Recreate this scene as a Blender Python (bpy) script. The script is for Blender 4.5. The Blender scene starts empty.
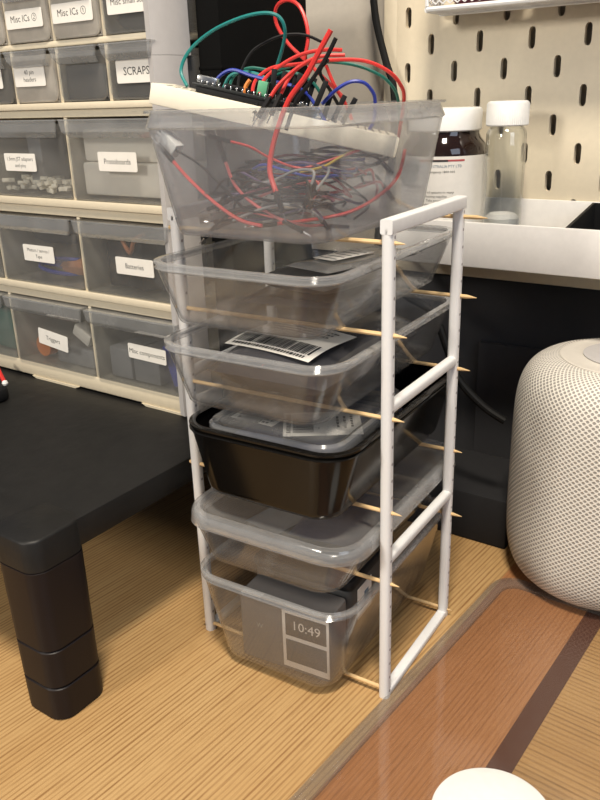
import bpy, bmesh, math, random
from mathutils import Vector, Matrix
random.seed(7)
SC = bpy.context.scene
COL = SC.collection
MM = 0.001
R = math.radians
TH = R(3.0)                      # the rack stands turned by three degrees on the desk

# ------------------------------------------------------------------ camera
PAR = [791.583, 165.765, -346.734, 339.497, 0.564, 0.367, -0.033]
FPX = PAR[0]
def _cam():
    a, b, c = PAR[4:7]
    ca, sa, cb, sb = math.cos(a), math.sin(a), math.cos(b), math.sin(b)
    fwd = Vector((-sa*cb, ca*cb, -sb)); rt = Vector((ca, sa, 0)); up = rt.cross(fwd)
    r = rt*math.cos(c)+up*math.sin(c); u = -rt*math.sin(c)+up*math.cos(c)
    M = Matrix.Rotation(TH, 3, 'Z')
    return M@Vector(PAR[1:4]), M@r, M@u, M@fwd
CP, CR, CU, CF = _cam()
def P(px, py, y):
    """measured point: image position and the distance plane y (mm, room frame)"""
    d = CF+CR*((px-300)/FPX)-CU*((py-400)/FPX)
    return CP+d*((y-CP.y)/d.y)
def PZ(px, py, z):
    d = CF+CR*((px-300)/FPX)-CU*((py-400)/FPX)
    return CP+d*((z-CP.z)/d.z)
def RK(x, y, z=0):
    """rack frame -> room frame (mm)"""
    return Vector((x*math.cos(TH)-y*math.sin(TH), x*math.sin(TH)+y*math.cos(TH), z))

cam = bpy.data.cameras.new('camera'); co = bpy.data.objects.new('camera', cam); COL.objects.link(co)
cam.sensor_fit = 'HORIZONTAL'; cam.sensor_width = 36; cam.lens = FPX/600*36
cam.clip_start = 0.01; cam.clip_end = 50
m = Matrix((CR, CU, -CF)).transposed().to_4x4(); m.translation = CP*MM
co.matrix_world = m
SC.camera = co

# ------------------------------------------------------------------ materials
def nmat(name):
    m = bpy.data.materials.new(name); m.use_nodes = True
    return m, m.node_tree.nodes, m.node_tree.links, m.node_tree.nodes['Principled BSDF']
def pm(name, col, rough=.5, metal=0, coat=0, bump=None, var=0, spec=None, scale=200, sub=0):
    m, N, L, B = nmat(name)
    B.inputs['Base Color'].default_value = (*col, 1); B.inputs['Roughness'].default_value = rough
    B.inputs['Metallic'].default_value = metal; B.inputs['Coat Weight'].default_value = coat
    if spec is not None: B.inputs['Specular IOR Level'].default_value = spec
    tc = N.new('ShaderNodeTexCoord'); nz = N.new('ShaderNodeTexNoise'); nz.inputs['Scale'].default_value = scale
    nz.inputs['Detail'].default_value = 4
    L.new(tc.outputs['Object'], nz.inputs['Vector'])
    mx = N.new('ShaderNodeMix'); mx.data_type = 'RGBA'
    v = var if var else .06
    mx.inputs[6].default_value = (*[c*(1-v) for c in col], 1); mx.inputs[7].default_value = (*[min(1, c*(1+v)) for c in col], 1)
    L.new(nz.outputs['Fac'], mx.inputs[0]); L.new(mx.outputs[2], B.inputs['Base Color'])
    if bump:
        bp = N.new('ShaderNodeBump'); bp.inputs['Strength'].default_value = bump; bp.inputs['Distance'].default_value = .0006
        L.new(nz.outputs['Fac'], bp.inputs['Height']); L.new(bp.outputs[0], B.inputs['Normal'])
    return m
def clear(name, tint=(.93, .94, .95), milk=.06, milkcol=(.8, .8, .8), rough=.12, spec=1.0, ior=1.5):
    """thin clear plastic sheet: see-through with a surface sheen and a little milkiness"""
    m = bpy.data.materials.new(name); m.use_nodes = True
    N = m.node_tree.nodes; L = m.node_tree.links; N.clear()
    out = N.new('ShaderNodeOutputMaterial'); tr = N.new('ShaderNodeBsdfTransparent'); tr.inputs[0].default_value = (*tint, 1)
    df = N.new('ShaderNodeBsdfDiffuse'); df.inputs[0].default_value = (*milkcol, 1)
    tl = N.new('ShaderNodeBsdfTranslucent'); tl.inputs[0].default_value = (*milkcol, 1)
    md = N.new('ShaderNodeMixShader'); md.inputs[0].default_value = .5; L.new(df.outputs[0], md.inputs[1]); L.new(tl.outputs[0], md.inputs[2])
    gl = N.new('ShaderNodeBsdfGlossy'); gl.inputs['Roughness'].default_value = rough
    m1 = N.new('ShaderNodeMixShader'); lw = N.new('ShaderNodeLayerWeight'); lw.inputs[0].default_value = .25
    tc = N.new('ShaderNodeTexCoord'); nz = N.new('ShaderNodeTexNoise'); nz.inputs['Scale'].default_value = 60; nz.inputs['Detail'].default_value = 5
    L.new(tc.outputs['Object'], nz.inputs['Vector'])
    mr = N.new('ShaderNodeMapRange'); mr.inputs['From Min'].default_value = 0.3; mr.inputs['From Max'].default_value = .7
    mr.inputs['To Min'].default_value = milk*.75; mr.inputs['To Max'].default_value = milk*1.25
    L.new(nz.outputs['Fac'], mr.inputs['Value'])
    ma = N.new('ShaderNodeMath'); ma.operation = 'MULTIPLY_ADD'; ma.inputs[1].default_value = milk*2.5
    L.new(lw.outputs['Facing'], ma.inputs[0]); L.new(mr.outputs[0], ma.inputs[2])
    L.new(ma.outputs[0], m1.inputs[0]); L.new(tr.outputs[0], m1.inputs[1]); L.new(md.outputs[0], m1.inputs[2])
    l2 = N.new('ShaderNodeLayerWeight'); l2.inputs[0].default_value = .5
    pw = N.new('ShaderNodeMath'); pw.operation = 'POWER'; pw.inputs[1].default_value = 4.5; L.new(l2.outputs['Facing'], pw.inputs[0])
    fm = N.new('ShaderNodeMath'); fm.operation = 'MULTIPLY_ADD'; fm.use_clamp = True; fm.inputs[1].default_value = .7*spec; fm.inputs[2].default_value = .035*spec; L.new(pw.outputs[0], fm.inputs[0])
    bp = N.new('ShaderNodeBump'); bp.inputs['Strength'].default_value = .15; bp.inputs['Distance'].default_value = .001
    L.new(nz.outputs['Fac'], bp.inputs['Height']); L.new(bp.outputs[0], gl.inputs['Normal'])
    m2 = N.new('ShaderNodeMixShader'); L.new(fm.outputs[0], m2.inputs[0]); L.new(m1.outputs[0], m2.inputs[1]); L.new(gl.outputs[0], m2.inputs[2])
    L.new(m2.outputs[0], out.inputs[0])
    return m
def wood(name, c1, c2, c3, axis, pitch=.0045, rough=.42, off=0., gamma=1.):
    m, N, L, B = nmat(name)
    tc = N.new('ShaderNodeTexCoord'); mp = N.new('ShaderNodeMapping')
    mp.inputs['Rotation'].default_value = (0, 0, R(4) if axis == 'Y' else R(94))
    L.new(tc.outputs['Object'], mp.inputs['Vector'])
    def noise(sx, sy, detail=4, dist=0):
        mm_ = N.new('ShaderNodeMapping'); mm_.inputs['Scale'].default_value = (sx, sy, 1); mm_.inputs['Location'].default_value = (off, off*2, 0)
        L.new(mp.outputs[0], mm_.inputs['Vector'])
        nz = N.new('ShaderNodeTexNoise'); nz.inputs['Scale'].default_value = 1; nz.inputs['Detail'].default_value = detail; nz.inputs['Distortion'].default_value = dist
        L.new(mm_.outputs[0], nz.inputs['Vector']); return nz
    big = noise(18, 2.5, 3, .4); fine = noise(1/pitch*1.6, 14, 2, .3); hair = noise(2200, 60, 2)
    wv = N.new('ShaderNodeTexWave'); wv.wave_type = 'BANDS'; wv.bands_direction = 'X'
    wm = N.new('ShaderNodeMapping'); wm.inputs['Scale'].default_value = (1, .04, 1); L.new(mp.outputs[0], wm.inputs['Vector'])
    wv.inputs['Scale'].default_value = .314/pitch; wv.inputs['Distortion'].default_value = 5; wv.inputs['Detail'].default_value = 3; wv.inputs['Detail Scale'].default_value = .6
    L.new(wm.outputs[0], wv.inputs['Vector'])
    def mixc(a, b, f, lo, hi):
        mr = N.new('ShaderNodeMapRange'); mr.inputs['From Min'].default_value = lo; mr.inputs['From Max'].default_value = hi
        L.new(f, mr.inputs['Value']); mx = N.new('ShaderNodeMix'); mx.data_type = 'RGBA'; L.new(mr.outputs[0], mx.inputs[0])
        for s, c in ((6, a), (7, b)):
            if isinstance(c, tuple): mx.inputs[s].default_value = (*c, 1)
            else: L.new(c, mx.inputs[s])
        return mx.outputs[2]
    a = mixc(c1, c2, big.outputs['Fac'], .3, .7)
    ml = N.new('ShaderNodeMath'); ml.operation = 'MULTIPLY'; L.new(wv.outputs['Fac'], ml.inputs[0]); L.new(fine.outputs['Fac'], ml.inputs[1])
    b = mixc(a, c3, ml.outputs[0], .22, .62)
    dk = N.new('ShaderNodeMix'); dk.data_type = 'RGBA'; dk.blend_type = 'MULTIPLY'; dk.inputs[7].default_value = (.72, .66, .6, 1)
    h = N.new('ShaderNodeMapRange'); h.inputs['From Min'].default_value = .5; h.inputs['From Max'].default_value = .8; L.new(hair.outputs['Fac'], h.inputs['Value'])
    L.new(h.outputs[0], dk.inputs[0]); L.new(b, dk.inputs[6]); L.new(dk.outputs[2], B.inputs['Base Color'])
    B.inputs['Roughness'].default_value = rough
    bp = N.new('ShaderNodeBump'); bp.inputs['Strength'].default_value = .12; bp.inputs['Distance'].default_value = .0004
    L.new(ml.outputs[0], bp.inputs['Height']); L.new(bp.outputs[0], B.inputs['Normal'])
    return m

M = dict(
    oak=wood('oak', (.56, .365, .165), (.49, .30, .125), (.30, .16, .06), 'Y', .0031),
    oak_cross=wood('oak_cross', (.50, .30, .12), (.42, .235, .085), (.27, .14, .045), 'X', .0035, off=3),
    redwood=wood('redwood', (.43, .205, .09), (.37, .165, .07), (.30, .13, .055), 'Y', .003, .35, off=7),
    inlay=pm('inlay', (.085, .028, .014), .6, var=.35, scale=900),
    white=None,
    beige=pm('beige', (.70, .62, .47), .45),
    beige_grey=pm('beige_grey', (.55, .53, .52), .5),
    paper=pm('paper', (.86, .83, .77), .6),
    ink=pm('ink', (.02, .02, .02), .6),
    ink_red=pm('ink_red', (.5, .05, .03), .6),
    ink_blue=pm('ink_blue', (.12, .2, .28), .6),
    black_gloss=pm('black_gloss', (.005, .0045, .004), .16, spec=.35),
    black=pm('black', (.008, .008, .009), .6, spec=.25),
    riser=pm('riser', (.011, .0105, .010), .5, bump=.8, var=.4, scale=90, spec=.35),
    riser_leg=pm('riser_leg', (.009, .006, .007), .45, spec=.3),
    skewer=pm('skewer', (.72, .50, .25), .5, var=.15, scale=400),
    peg=pm('peg', (.74, .655, .50), .5),
    tray=pm('tray', (.86, .84, .81), .4),
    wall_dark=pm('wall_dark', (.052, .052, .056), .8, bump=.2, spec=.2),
    wall_dark2=pm('wall_dark2', (.060, .060, .065), .8, spec=.2),
    case_dark=pm('case_dark', (.026, .026, .028), .9, spec=.1), tower=pm('tower', (.006, .006, .006), 1., spec=.05),
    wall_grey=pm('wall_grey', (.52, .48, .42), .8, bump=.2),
    cap=pm('cap', (.85, .85, .83), .4),
    amber=pm('amber', (.015, .006, .004), .08, coat=.5),
    cable=pm('cable', (.006, .006, .006), .6, spec=.2),
    red=pm('red', (.62, .035, .03), .4), green=pm('green', (.01, .13, .10), .4), teal=pm('teal', (.01, .20, .19), .4),
    blue=pm('blue', (.02, .04, .32), .4), yellow=pm('yellow', (.55, .38, .05), .4), purple=pm('purple', (.09, .06, .14), .4),
    orange=pm('orange', (.75, .22, .03), .5), pink=pm('pink', (.5, .10, .10), .4),
    metal=pm('metal', (.7, .7, .7), .25, 1),
    cream=pm('cream', (.82, .76, .62), .5), cream_dim=pm('cream_dim', (.80, .75, .66), .6),
    pcb=pm('pcb', (.012, .014, .014), .4), term=pm('term', (.12, .4, .22), .5),
    bag=pm('bag', (.055, .055, .062), .25, bump=.9, var=.4, scale=45),
    bagblue=pm('bagblue', (.03, .035, .08), .3, bump=.6),
    device=pm('device', (.13, .122, .12), .5),
    eink=pm('eink', (.085, .08, .08), .5), frame_w=pm('frame_w', (.62, .60, .57), .5),
    crystal=pm('crystal', (.8, .8, .8), .3, bump=1.0, scale=700),
    knit_top=pm('knit_top', (.72, .68, .61), .35),
    copper=pm('copper', (.45, .18, .08), .4), dkgreen=pm('dkgreen', (.02, .12, .09), .5),
    grey=pm('grey', (.25, .25, .25), .5), darkgrey=pm('darkgrey', (.05, .05, .05), .5), wine=pm('wine', (.16, .03, .05), .6),
    box=clear('box', milk=.035, milkcol=(.85, .87, .9), tint=(.965, .965, .965), rough=.07, spec=1.4), rim=clear('rim', milk=.17, spec=2., tint=(.93, .94, .95)),
    boxmilk=clear('boxmilk', milk=.135, milkcol=(.74, .74, .76)), lid=clear('lid', milk=.14, milkcol=(.75, .74, .72), rough=.25),
    drawer=clear('drawer', milk=.10, milkcol=(.80, .77, .72)), handle=clear('handle', milk=.16, milkcol=(.88, .88, .87), rough=.08, spec=2.),
    drawermilk=clear('drawermilk', milk=.42, milkcol=(.84, .79, .71)),
    glass=clear('glass', milk=.02, milkcol=(.55, .57, .54), rough=.02, tint=(.975, .98, .97), spec=2.),
    mat=clear('mat', milk=.008, rough=.06, tint=(.97, .97, .96)), matedge=clear('matedge', milk=.13, milkcol=(.45, .42, .40), rough=.1),
)
# white printed plastic with rows of small peg holes on the outer cheeks of the posts
def post_mat():
    m, N, L, B = nmat('white_print')
    B.inputs['Roughness'].default_value = .45
    tc = N.new('ShaderNodeTexCoord'); sp = N.new('ShaderNodeSeparateXYZ'); L.new(tc.outputs['Object'], sp.inputs[0])
    def mth(op, a, b=None):
        n = N.new('ShaderNodeMath'); n.operation = op
        for i, q in enumerate((a, b)):
            if q is None: continue
            if isinstance(q, (int, float)): n.inputs[i].default_value = q
            else: L.new(q, n.inputs[i])
        return n.outputs[0]
    z = mth('MULTIPLY', sp.outputs['Z'], 100.0)
    fz = mth('SUBTRACT', mth('FRACT', z), .5); fz = mth('MULTIPLY', fz, .01)
    d = mth('SQRT', mth('ADD', mth('MULTIPLY', fz, fz), mth('MULTIPLY', sp.outputs['Y'], sp.outputs['Y'])))
    hole = mth('LESS_THAN', d, .0009)
    mx = N.new('ShaderNodeMix'); mx.data_type = 'RGBA'; L.new(hole, mx.inputs[0])
    mx.inputs[6].default_value = (.80, .80, .80, 1); mx.inputs[7].default_value = (.30, .28, .30, 1)
    L.new(mx.outputs[2], B.inputs['Base Color'])
    wv = N.new('ShaderNodeTexWave'); wv.bands_direction = 'Z'; wv.inputs['Scale'].default_value = 500; L.new(tc.outputs['Object'], wv.inputs['Vector'])
    bp = N.new('ShaderNodeBump'); bp.inputs['Strength'].default_value = .15; bp.inputs['Distance'].default_value = .0002
    L.new(wv.outputs['Fac'], bp.inputs['Height']); L.new(bp.outputs[0], B.inputs['Normal'])
    return m
M['post'] = post_mat(); M['white'] = pm('white', (.80, .80, .80), .45)
def knit():
    m, N, L, B = nmat('knit')
    B.inputs['Roughness'].default_value = .75
    uv = N.new('ShaderNodeUVMap'); sp = N.new('ShaderNodeSeparateXYZ'); L.new(uv.outputs[0], sp.inputs[0])
    def mth(op, a, b=None):
        n = N.new('ShaderNodeMath'); n.operation = op
        for i, q in enumerate((a, b)):
            if q is None: continue
            if isinstance(q, (int, float)): n.inputs[i].default_value = q
            else: L.new(q, n.inputs[i])
        return n.outputs[0]
    U = mth('MULTIPLY', sp.outputs[0], math.pi*2*53); V = mth('MULTIPLY', sp.outputs[1], math.pi*2*31)
    s = mth('ABSOLUTE', mth('MULTIPLY', mth('COSINE', mth('ADD', U, V)), mth('COSINE', mth('SUBTRACT', U, V))))
    mr = N.new('ShaderNodeMapRange'); mr.interpolation_type = 'SMOOTHSTEP'; mr.inputs['From Min'].default_value = .25; mr.inputs['From Max'].default_value = .7; L.new(s, mr.inputs['Value'])
    mx = N.new('ShaderNodeMix'); mx.data_type = 'RGBA'; L.new(mr.outputs[0], mx.inputs[0])
    mx.inputs[6].default_value = (.80, .76, .69, 1); mx.inputs[7].default_value = (.33, .31, .285, 1)
    L.new(mx.outputs[2], B.inputs['Base Color'])
    iv = mth('SUBTRACT', 1.0, mr.outputs[0])
    bp = N.new('ShaderNodeBump'); bp.inputs['Strength'].default_value = .6; bp.inputs['Distance'].default_value = .0012
    L.new(iv, bp.inputs['Height']); L.new(bp.outputs[0], B.inputs['Normal'])
    return m
M['knit'] = knit()

# ------------------------------------------------------------------ mesh helpers (mm)
def rrect(cx, cy, hx, hy, r, n=6):
    r = max(.01, min(r, hx-.01, hy-.01)); pts = []
    for (sx, sy, a0) in ((1, 1, 0), (-1, 1, 90), (-1, -1, 180), (1, -1, 270)):
        for k in range(n+1):
            a = R(a0+90*k/n); pts.append((cx+sx*(hx-r)+r*math.cos(a), cy+sy*(hy-r)+r*math.sin(a)))
    return pts
class MB:
    def __init__(s): s.v = []; s.f = []; s.m = []; s.X = Matrix.Identity(4)
    def pt(s, p): s.v.append(s.X@Vector(p)); return len(s.v)-1
    def face(s, idx, mi=0): s.f.append(tuple(idx)); s.m.append(mi)
    def loft(s, loops, mi=0, cap0=True, cap1=True, closed=False):
        ids = [[s.pt(p) for p in lp] for lp in loops]; n = len(ids[0])
        seq = list(zip(ids[:-1], ids[1:]))
        if closed: seq.append((ids[-1], ids[0]))
        for a, b in seq:
            for k in range(n): s.face((a[k], a[(k+1) % n], b[(k+1) % n], b[k]), mi)
        if not closed:
            if cap0: s.face(ids[0][::-1], mi)
            if cap1: s.face(ids[-1], mi)
        return s
    def rbox(s, cx, cy, hx, hy, z0, z1, r=1, b=.6, mi=0, n=3, top=None):
        b = min(b, (z1-z0)/2.01, hx*.9, hy*.9)
        L_ = lambda z, i: [(x, y, z) for x, y in rrect(cx, cy, hx-i, hy-i, max(r-i, .05), n)]
        return s.loft([L_(z0, b), L_(z0+b*.3, b*.3), L_(z0+b, 0), L_(z1-b, 0), L_(z1-b*.3, b*.3), L_(z1, b)], mi)
    def box(s, x0, x1, y0, y1, z0, z1, b=.5, mi=0):
        return s.rbox((x0+x1)/2, (y0+y1)/2, (x1-x0)/2, (y1-y0)/2, z0, z1, b, b, mi, 2)
    def tube(s, pts, r, n=8, mi=0, cap=True):
        pts = [Vector(p) for p in pts]; loops = []
        t0 = (pts[1]-pts[0]).normalized(); u = t0.orthogonal().normalized()
        for i, p in enumerate(pts):
            t = (pts[min(i+1, len(pts)-1)]-pts[max(i-1, 0)]).normalized()
            u = (u-t*u.dot(t)).normalized(); w = t.cross(u); rr = r[i] if isinstance(r, (list, tuple)) else r
            loops.append([p+u*(rr*math.cos(2*math.pi*k/n))+w*(rr*math.sin(2*math.pi*k/n)) for k in range(n)])
        return s.loft(loops, mi, cap, cap)
    def lathe(s, prof, n=32, cx=0, cy=0, mi=0, cap=True):
        return s.loft([[(cx+r*math.cos(2*math.pi*k/n), cy+r*math.sin(2*math.pi*k/n), z) for k in range(n)] for r, z in prof], mi, cap, cap)
    def text(s, body, size, X, mi=1, align='CENTER'):
        cu = bpy.data.curves.new('t', 'FONT'); cu.body = body; cu.size = size; cu.align_x = align; cu.align_y = 'CENTER'; cu.resolution_u = 2
        o = bpy.data.objects.new('t', cu); me = bpy.data.meshes.new_from_object(o); base = len(s.v)
        for v in me.vertices: s.v.append(s.X@(X@v.co))
        for p in me.polygons: s.face([base+i for i in p.vertices], mi)
        bpy.data.objects.remove(o); bpy.data.curves.remove(cu); bpy.data.meshes.remove(me); return s
    def build(s, name, mats, parent=None, origin=None, smooth=35, uv=None):
        o0 = Vector(origin) if origin is not None else Vector((0, 0, 0))
        me = bpy.data.meshes.new(name); me.from_pydata([tuple((v-o0)*MM) for v in s.v], [], s.f)
        for mt in (mats if isinstance(mats, (list, tuple)) else [mats]): me.materials.append(mt)
        for p, i in zip(me.polygons, s.m): p.material_index = i
        bm = bmesh.new(); bm.from_mesh(me)
        if uv is None: bmesh.ops.recalc_face_normals(bm, faces=bm.faces)
        bm.to_mesh(me); bm.free()
        if smooth: me.shade_smooth(); me.set_sharp_from_angle(angle=R(smooth))
        o = bpy.data.objects.new(name, me); COL.objects.link(o)
        if parent: o.parent = parent
        else: o.location = o0*MM
        return o
def smoothpath(pts, n=8):
    pts = [Vector(p) for p in pts]; out = []
    for i in range(len(pts)-1):
        p0 = pts[max(i-1, 0)]; p1 = pts[i]; p2 = pts[i+1]; p3 = pts[min(i+2, len(pts)-1)]
        for k in range(n):
            t = k/n
            out.append(.5*((2*p1)+(p2-p0)*t+(2*p0-5*p1+4*p2-p3)*t*t+(3*p1-p0-3*p2+p3)*t**3))
    out.append(pts[-1]); return out
def tag(o, label, cat, group=None, kind=None):
    o['label'] = label; o['category'] = cat
    if group: o['group'] = group
    if kind: o['kind'] = kind
    return o
def thing(name, label, cat, loc=(0, 0, 0), rz=0, group=None):
    o = bpy.data.objects.new(name, None); COL.objects.link(o); o.empty_display_size = .01
    o.location = Vector(loc)*MM; o.rotation_euler = (0, 0, rz); return tag(o, label, cat, group)
def single(mb, name, mats, label, cat, origin=(0, 0, 0), rz=0, group=None, kind=None, smooth=35):
    """a thing that is one mesh; geometry given around its own origin"""
    o = mb.build(name, mats, smooth=smooth); o.location = Vector(origin)*MM; o.rotation_euler = (0, 0, rz)
    return tag(o, label, cat, group, kind)
def struct(mb, name, mats, smooth=35):
    o = mb.build(name, mats, smooth=smooth); o['kind'] = 'structure'; return o

# ------------------------------------------------------------------ setting
YW = 290
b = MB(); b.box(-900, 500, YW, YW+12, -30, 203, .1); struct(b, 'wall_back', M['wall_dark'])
b = MB(); b.box(-900, 500, YW-1.5, YW+12, 203, 900, .1); struct(b, 'wall_upper_1', M['wall_grey'])  # upper stretch of the back wall, lighter grey than the lower stretch

desk = thing('desk', 'oak desk top with a reddish band and dark inlay strip carrying everything', 'desk', (0, 0, 0))
def quad_slab(name, x0a, x1a, x0b, x1b, ya, yb, mat, z1=0., z0=-24.):
    q = MB(); q.loft([[(x0a, ya, z), (x1a, ya, z), (x1b, yb, z), (x0b, yb, z)] for z in (z0, z1)]); return q.build(name, mat, desk, smooth=0)
ya, yb = -420, YW-.5
def sx(base, y): return base+.035*y
quad_slab('main_panel', -700, sx(8, ya), -700, sx(8, yb), ya, yb, M['oak'])
quad_slab('reddish_band', sx(8, ya), sx(72.5, ya), sx(8, yb), sx(72.5, yb), ya, yb, M['redwood'])['label'] = 'reddish brown wood band'
quad_slab('inlay_strip', sx(72.5, ya), sx(85.5, ya), sx(72.5, yb), sx(85.5, yb), ya, yb, M['inlay'])['label'] = 'dark brown inlay strip'
quad_slab('cross_grain_panel', sx(85.5, ya), 480, sx(85.5, yb), 480, ya, yb, M['oak_cross'])

# clear sheet on the desk
mat = thing('desk_mat', 'clear plastic sheet with rounded corner lying on the reddish desk band', 'desk mat', (0, 0, 0))
def mat_loop(z, i):
    x0, x1, y0, y1 = 2+i, 420, -415, 158-i; r = 16-i*.6; pts = []
    for k in range(9):
        a = R(180-90*k/8); pts.append((x0+r+r*math.cos(a), y1-r+r*math.sin(a), z))
    pts += [(x1, y1, z), (x1, y0, z), (x0, y0, z)]
    return [(x+.06*y if x < 300 else x, y-(.02*x if y > 0 else 0), z) for x, y, z in pts]
b = MB(); b.loft([mat_loop(.15, 9.5), mat_loop(2.2, 9.5)]); b.build('sheet', M['mat'], mat, smooth=0)
b = MB()
b.loft([mat_loop(.15, 9.6), mat_loop(.15, 0), mat_loop(1.6, -.3), mat_loop(2.6, .8), mat_loop(2.4, 9.6)], closed=True)
b.build('edge_bevel', M['matedge'], mat, smooth=40)

# ------------------------------------------------------------------ rack
ZS = [272.2, 226.1, 180.8, 125.6, 80.1, 5.5]
W, D = 132., 91.6
rack = thing('storage_rack', 'white printed frame rack holding six food containers on bamboo skewers', 'rack', (0, 0, 0), TH)
PR = 3.2
for x in (0, -W):
    for y in (0, D):
        q = MB(); q.loft([[(a, c, z) for a, c in rrect(0, 0, PR, PR, PR*.8, 5)] for z in (0, 279)])
        o = q.build('post', M['post'], rack); o.location = Vector((x, y, 0))*MM; o['label'] = 'white post with a row of small peg holes'
    def bar(name, zc, h, w, r):
        q = MB(); q.loft([[(x+a, y, zc+c) for a, c in rrect(0, 0, w, h, r, 4)] for y in ((-PR if name == 'top_bar' else PR*.2), (D+PR if name == 'top_bar' else D-PR*.2))])
        return q.build(name, M['white'], rack)
    bar('top_bar', 280, 3.6, PR+.1, 1.)
    bar('rung', 186, 3.1, 2.9, 2); bar('rung', 94.7, 3.1, 2.9, 2)
    bar('base_bar', 2.4, 2.3, 3.1, 1.2)
sk_tip = {(5, 0): 3.0, (5, 1): 6.5, (0, 1): 17, (1, 1): 13, (2, 1): 11}
for i, z in enumerate(ZS):
    for j, y in enumerate((0, D)):
        t = sk_tip.get((i, j), 8.5+((i*7+j*3) % 4)*.6)
        p0 = Vector((-137.5, y, z)); p1 = Vector((t-6, y, z)); p2 = Vector((t, y, z-.2))
        q = MB(); q.tube([p0, p0+Vector((.5, 0, 0)), (p0+p1)/2, p1, p2], [.8, 1.2, 1.2, 1.2, .2], 8)
        q.build('skewer', M['skewer'], rack)

# ------------------------------------------------------------------ food containers
def bin_mesh(h, a, bq, ab, bb, r=20, t=.9):
    """outer then inner profile, a closed shell"""
    def lp(z, f, off=0, fl=0):
        hx = ab+(a-ab)*f+off+fl; hy = bb+(bq-bb)*f+off+fl
        return [(x, y, z) for x, y in rrect(0, 0, hx, hy, r*(.75+.25*f)+off+fl, 7)]
    hc = h-(9 if h > 61 else 4.5)
    out = [lp(0, 0, -3), lp(.4, 0, -1.2), lp(1.4, .0, -.3), lp(4.5, .06)]
    out += [lp(hc, .86), lp(hc+1, .86, 1.4), lp(h-1.3, 1, 0, -3.2), lp(h-1.3, 1, 0, 0), lp(h-.2, 1, 0, 0), lp(h, 1, 0, -.4)]
    inn = [lp(h, 1, -t, -2.9), lp(hc+1.2, .86, 1.4-t), lp(hc+.2, .86, -t), lp(5, .06, -t), lp(2.2, .0, -.4-t), lp(1.3, 0, -1.4-t), lp(1.0, 0, -4)]
    return out, inn
def container(name, label, xc, yc, z0, h, ab=45, bb=55, a=59.3, bq=85, body='box', rimm='rim', group=None):
    c = RK(xc, yc, z0); root = thing(name, label, 'food container', c, TH, group)
    out, inn = bin_mesh(h, a, bq, ab, bb)
    q = MB(); q.loft(out[:5]+[out[4]], cap0=True, cap1=False)
    q = MB(); q.loft(out[:5], cap0=True, cap1=False); n = len(q.v)
    q.loft(inn[::-1][:5], cap0=True, cap1=False); q.build('body', M[body], root)
    q = MB(); q.loft([out[4]]+out[5:]+inn[:3], cap0=False, cap1=False, closed=True); q.build('rim', M[rimm], root)
    return root
SKR = 1.25
BX = {1: (-67.5, 35.5, ZS[0]+SKR, 61.5, 46.5, 64, 56.3, 75.5), 2: (-69, 45, ZS[1]+SKR, 33, 46, 79, 58.5, 84), 3: (-67.5, 45, ZS[2]+SKR, 34.5, 45, 79, 58, 84), 4: (-61.5, 47, ZS[3]+SKR, 42, 44, 77, 54.5, 82), 5: (-62.5, 48, ZS[4]+SKR, 27.5, 46, 79, 57.5, 82), 6: (-66, 51, ZS[5]+SKR, 60, 41, 74, 55.5, 81)}
container('food_container', 'deep clear container full of jumper wires, topmost in the rack', *BX[1], body='boxmilk')
container('food_container', 'shallow clear container holding grey anti-static bags, second from the top', *BX[2])
container('food_container', 'shallow clear container holding a black parcel with a barcode label', *BX[3])
container('food_container', 'glossy black container with a small clear tub sitting inside it', *BX[4], body='black_gloss', rimm='black_gloss')
container('food_container', 'shallow clear container closed with a lid, below the black container', *BX[5])
container('food_container', 'deep clear container holding dark boxed electronics, bottom of the rack', *BX[6])
# lid on container five
lc = RK(BX[5][0], BX[5][1], BX[5][2]+BX[5][3]); lid = thing('container_lid', 'frosted snap-on lid closing the shallow container under the black one', 'lid', lc+Vector((0, 0, .3)), TH)
def ll(z, i): return [(x, y, z) for x, y in rrect(0, 0, 58.6-i, 83.1-i, 21-i*.7, 8)]
b = MB(); b.loft([ll(-5, -.4), ll(-3, 0), ll(1.5, .4), ll(3.2, 1.6), ll(3.4, 5), ll(2.4, 6.2), ll(1.6, 6.6), ll(1.0, 5.6), ll(1.8, 4), ll(1.6, 2.4), ll(.6, 1.3), ll(-5, .5)], closed=True); b.build('rim', M['rim'], lid)
b = MB(); b.loft([ll(1.7, 6.5), ll(1.7, 9), ll(2.6, 11), ll(2.6, 12.5)], cap0=False, cap1=True); b.build('panel', M['lid'], lid)

def inbox(i, x, y, z): return RK(BX[i][0]+x, BX[i][1]+y, BX[i][2]+z)

# ---- container two: anti-static bags
def pillow(mb, cx, cy, hx, hy, z0, th, rot=0, wr=1.5, mi=0, n=14, tilt=0):
    X = Matrix.Translation((cx, cy, z0)) @ Matrix.Rotation(rot, 4, 'Z') @ Matrix.Rotation(tilt, 4, 'Y')
    rows = []
    rnd = random.Random(int(cx*13+cy*7+z0))
    ph = [rnd.uniform(0, 6) for _ in range(4)]
    for side in (1, -1):
        for i in range(n+1):
            rr = []
            for j in range(n+1):
                u = i/n*2-1; v = j/n*2-1
                e = max(0, (1-u**4)*(1-v**4))**.5
                zz = side*th/2*e+th/2
                if side > 0: zz += wr*e*(math.sin(3*u+ph[0]+2*v)*.5+math.sin(7*v+ph[1]+3*u)*.25-.75)
                rr.append(mb.pt(X@Vector((u*hx, v*hy, zz))))
            rows.append(rr)
    m_ = n+1
    for s_ in (0, 1):
        for i in range(n):
            for j in range(n):
                a_, b_, c_, d_ = rows[s_*m_+i][j], rows[s_*m_+i+1][j], rows[s_*m_+i+1][j+1], rows[s_*m_+i][j+1]
                mb.face((a_, b_, c_, d_) if s_ == 0 else (d_, c_, b_, a_), mi)
    return mb
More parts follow.
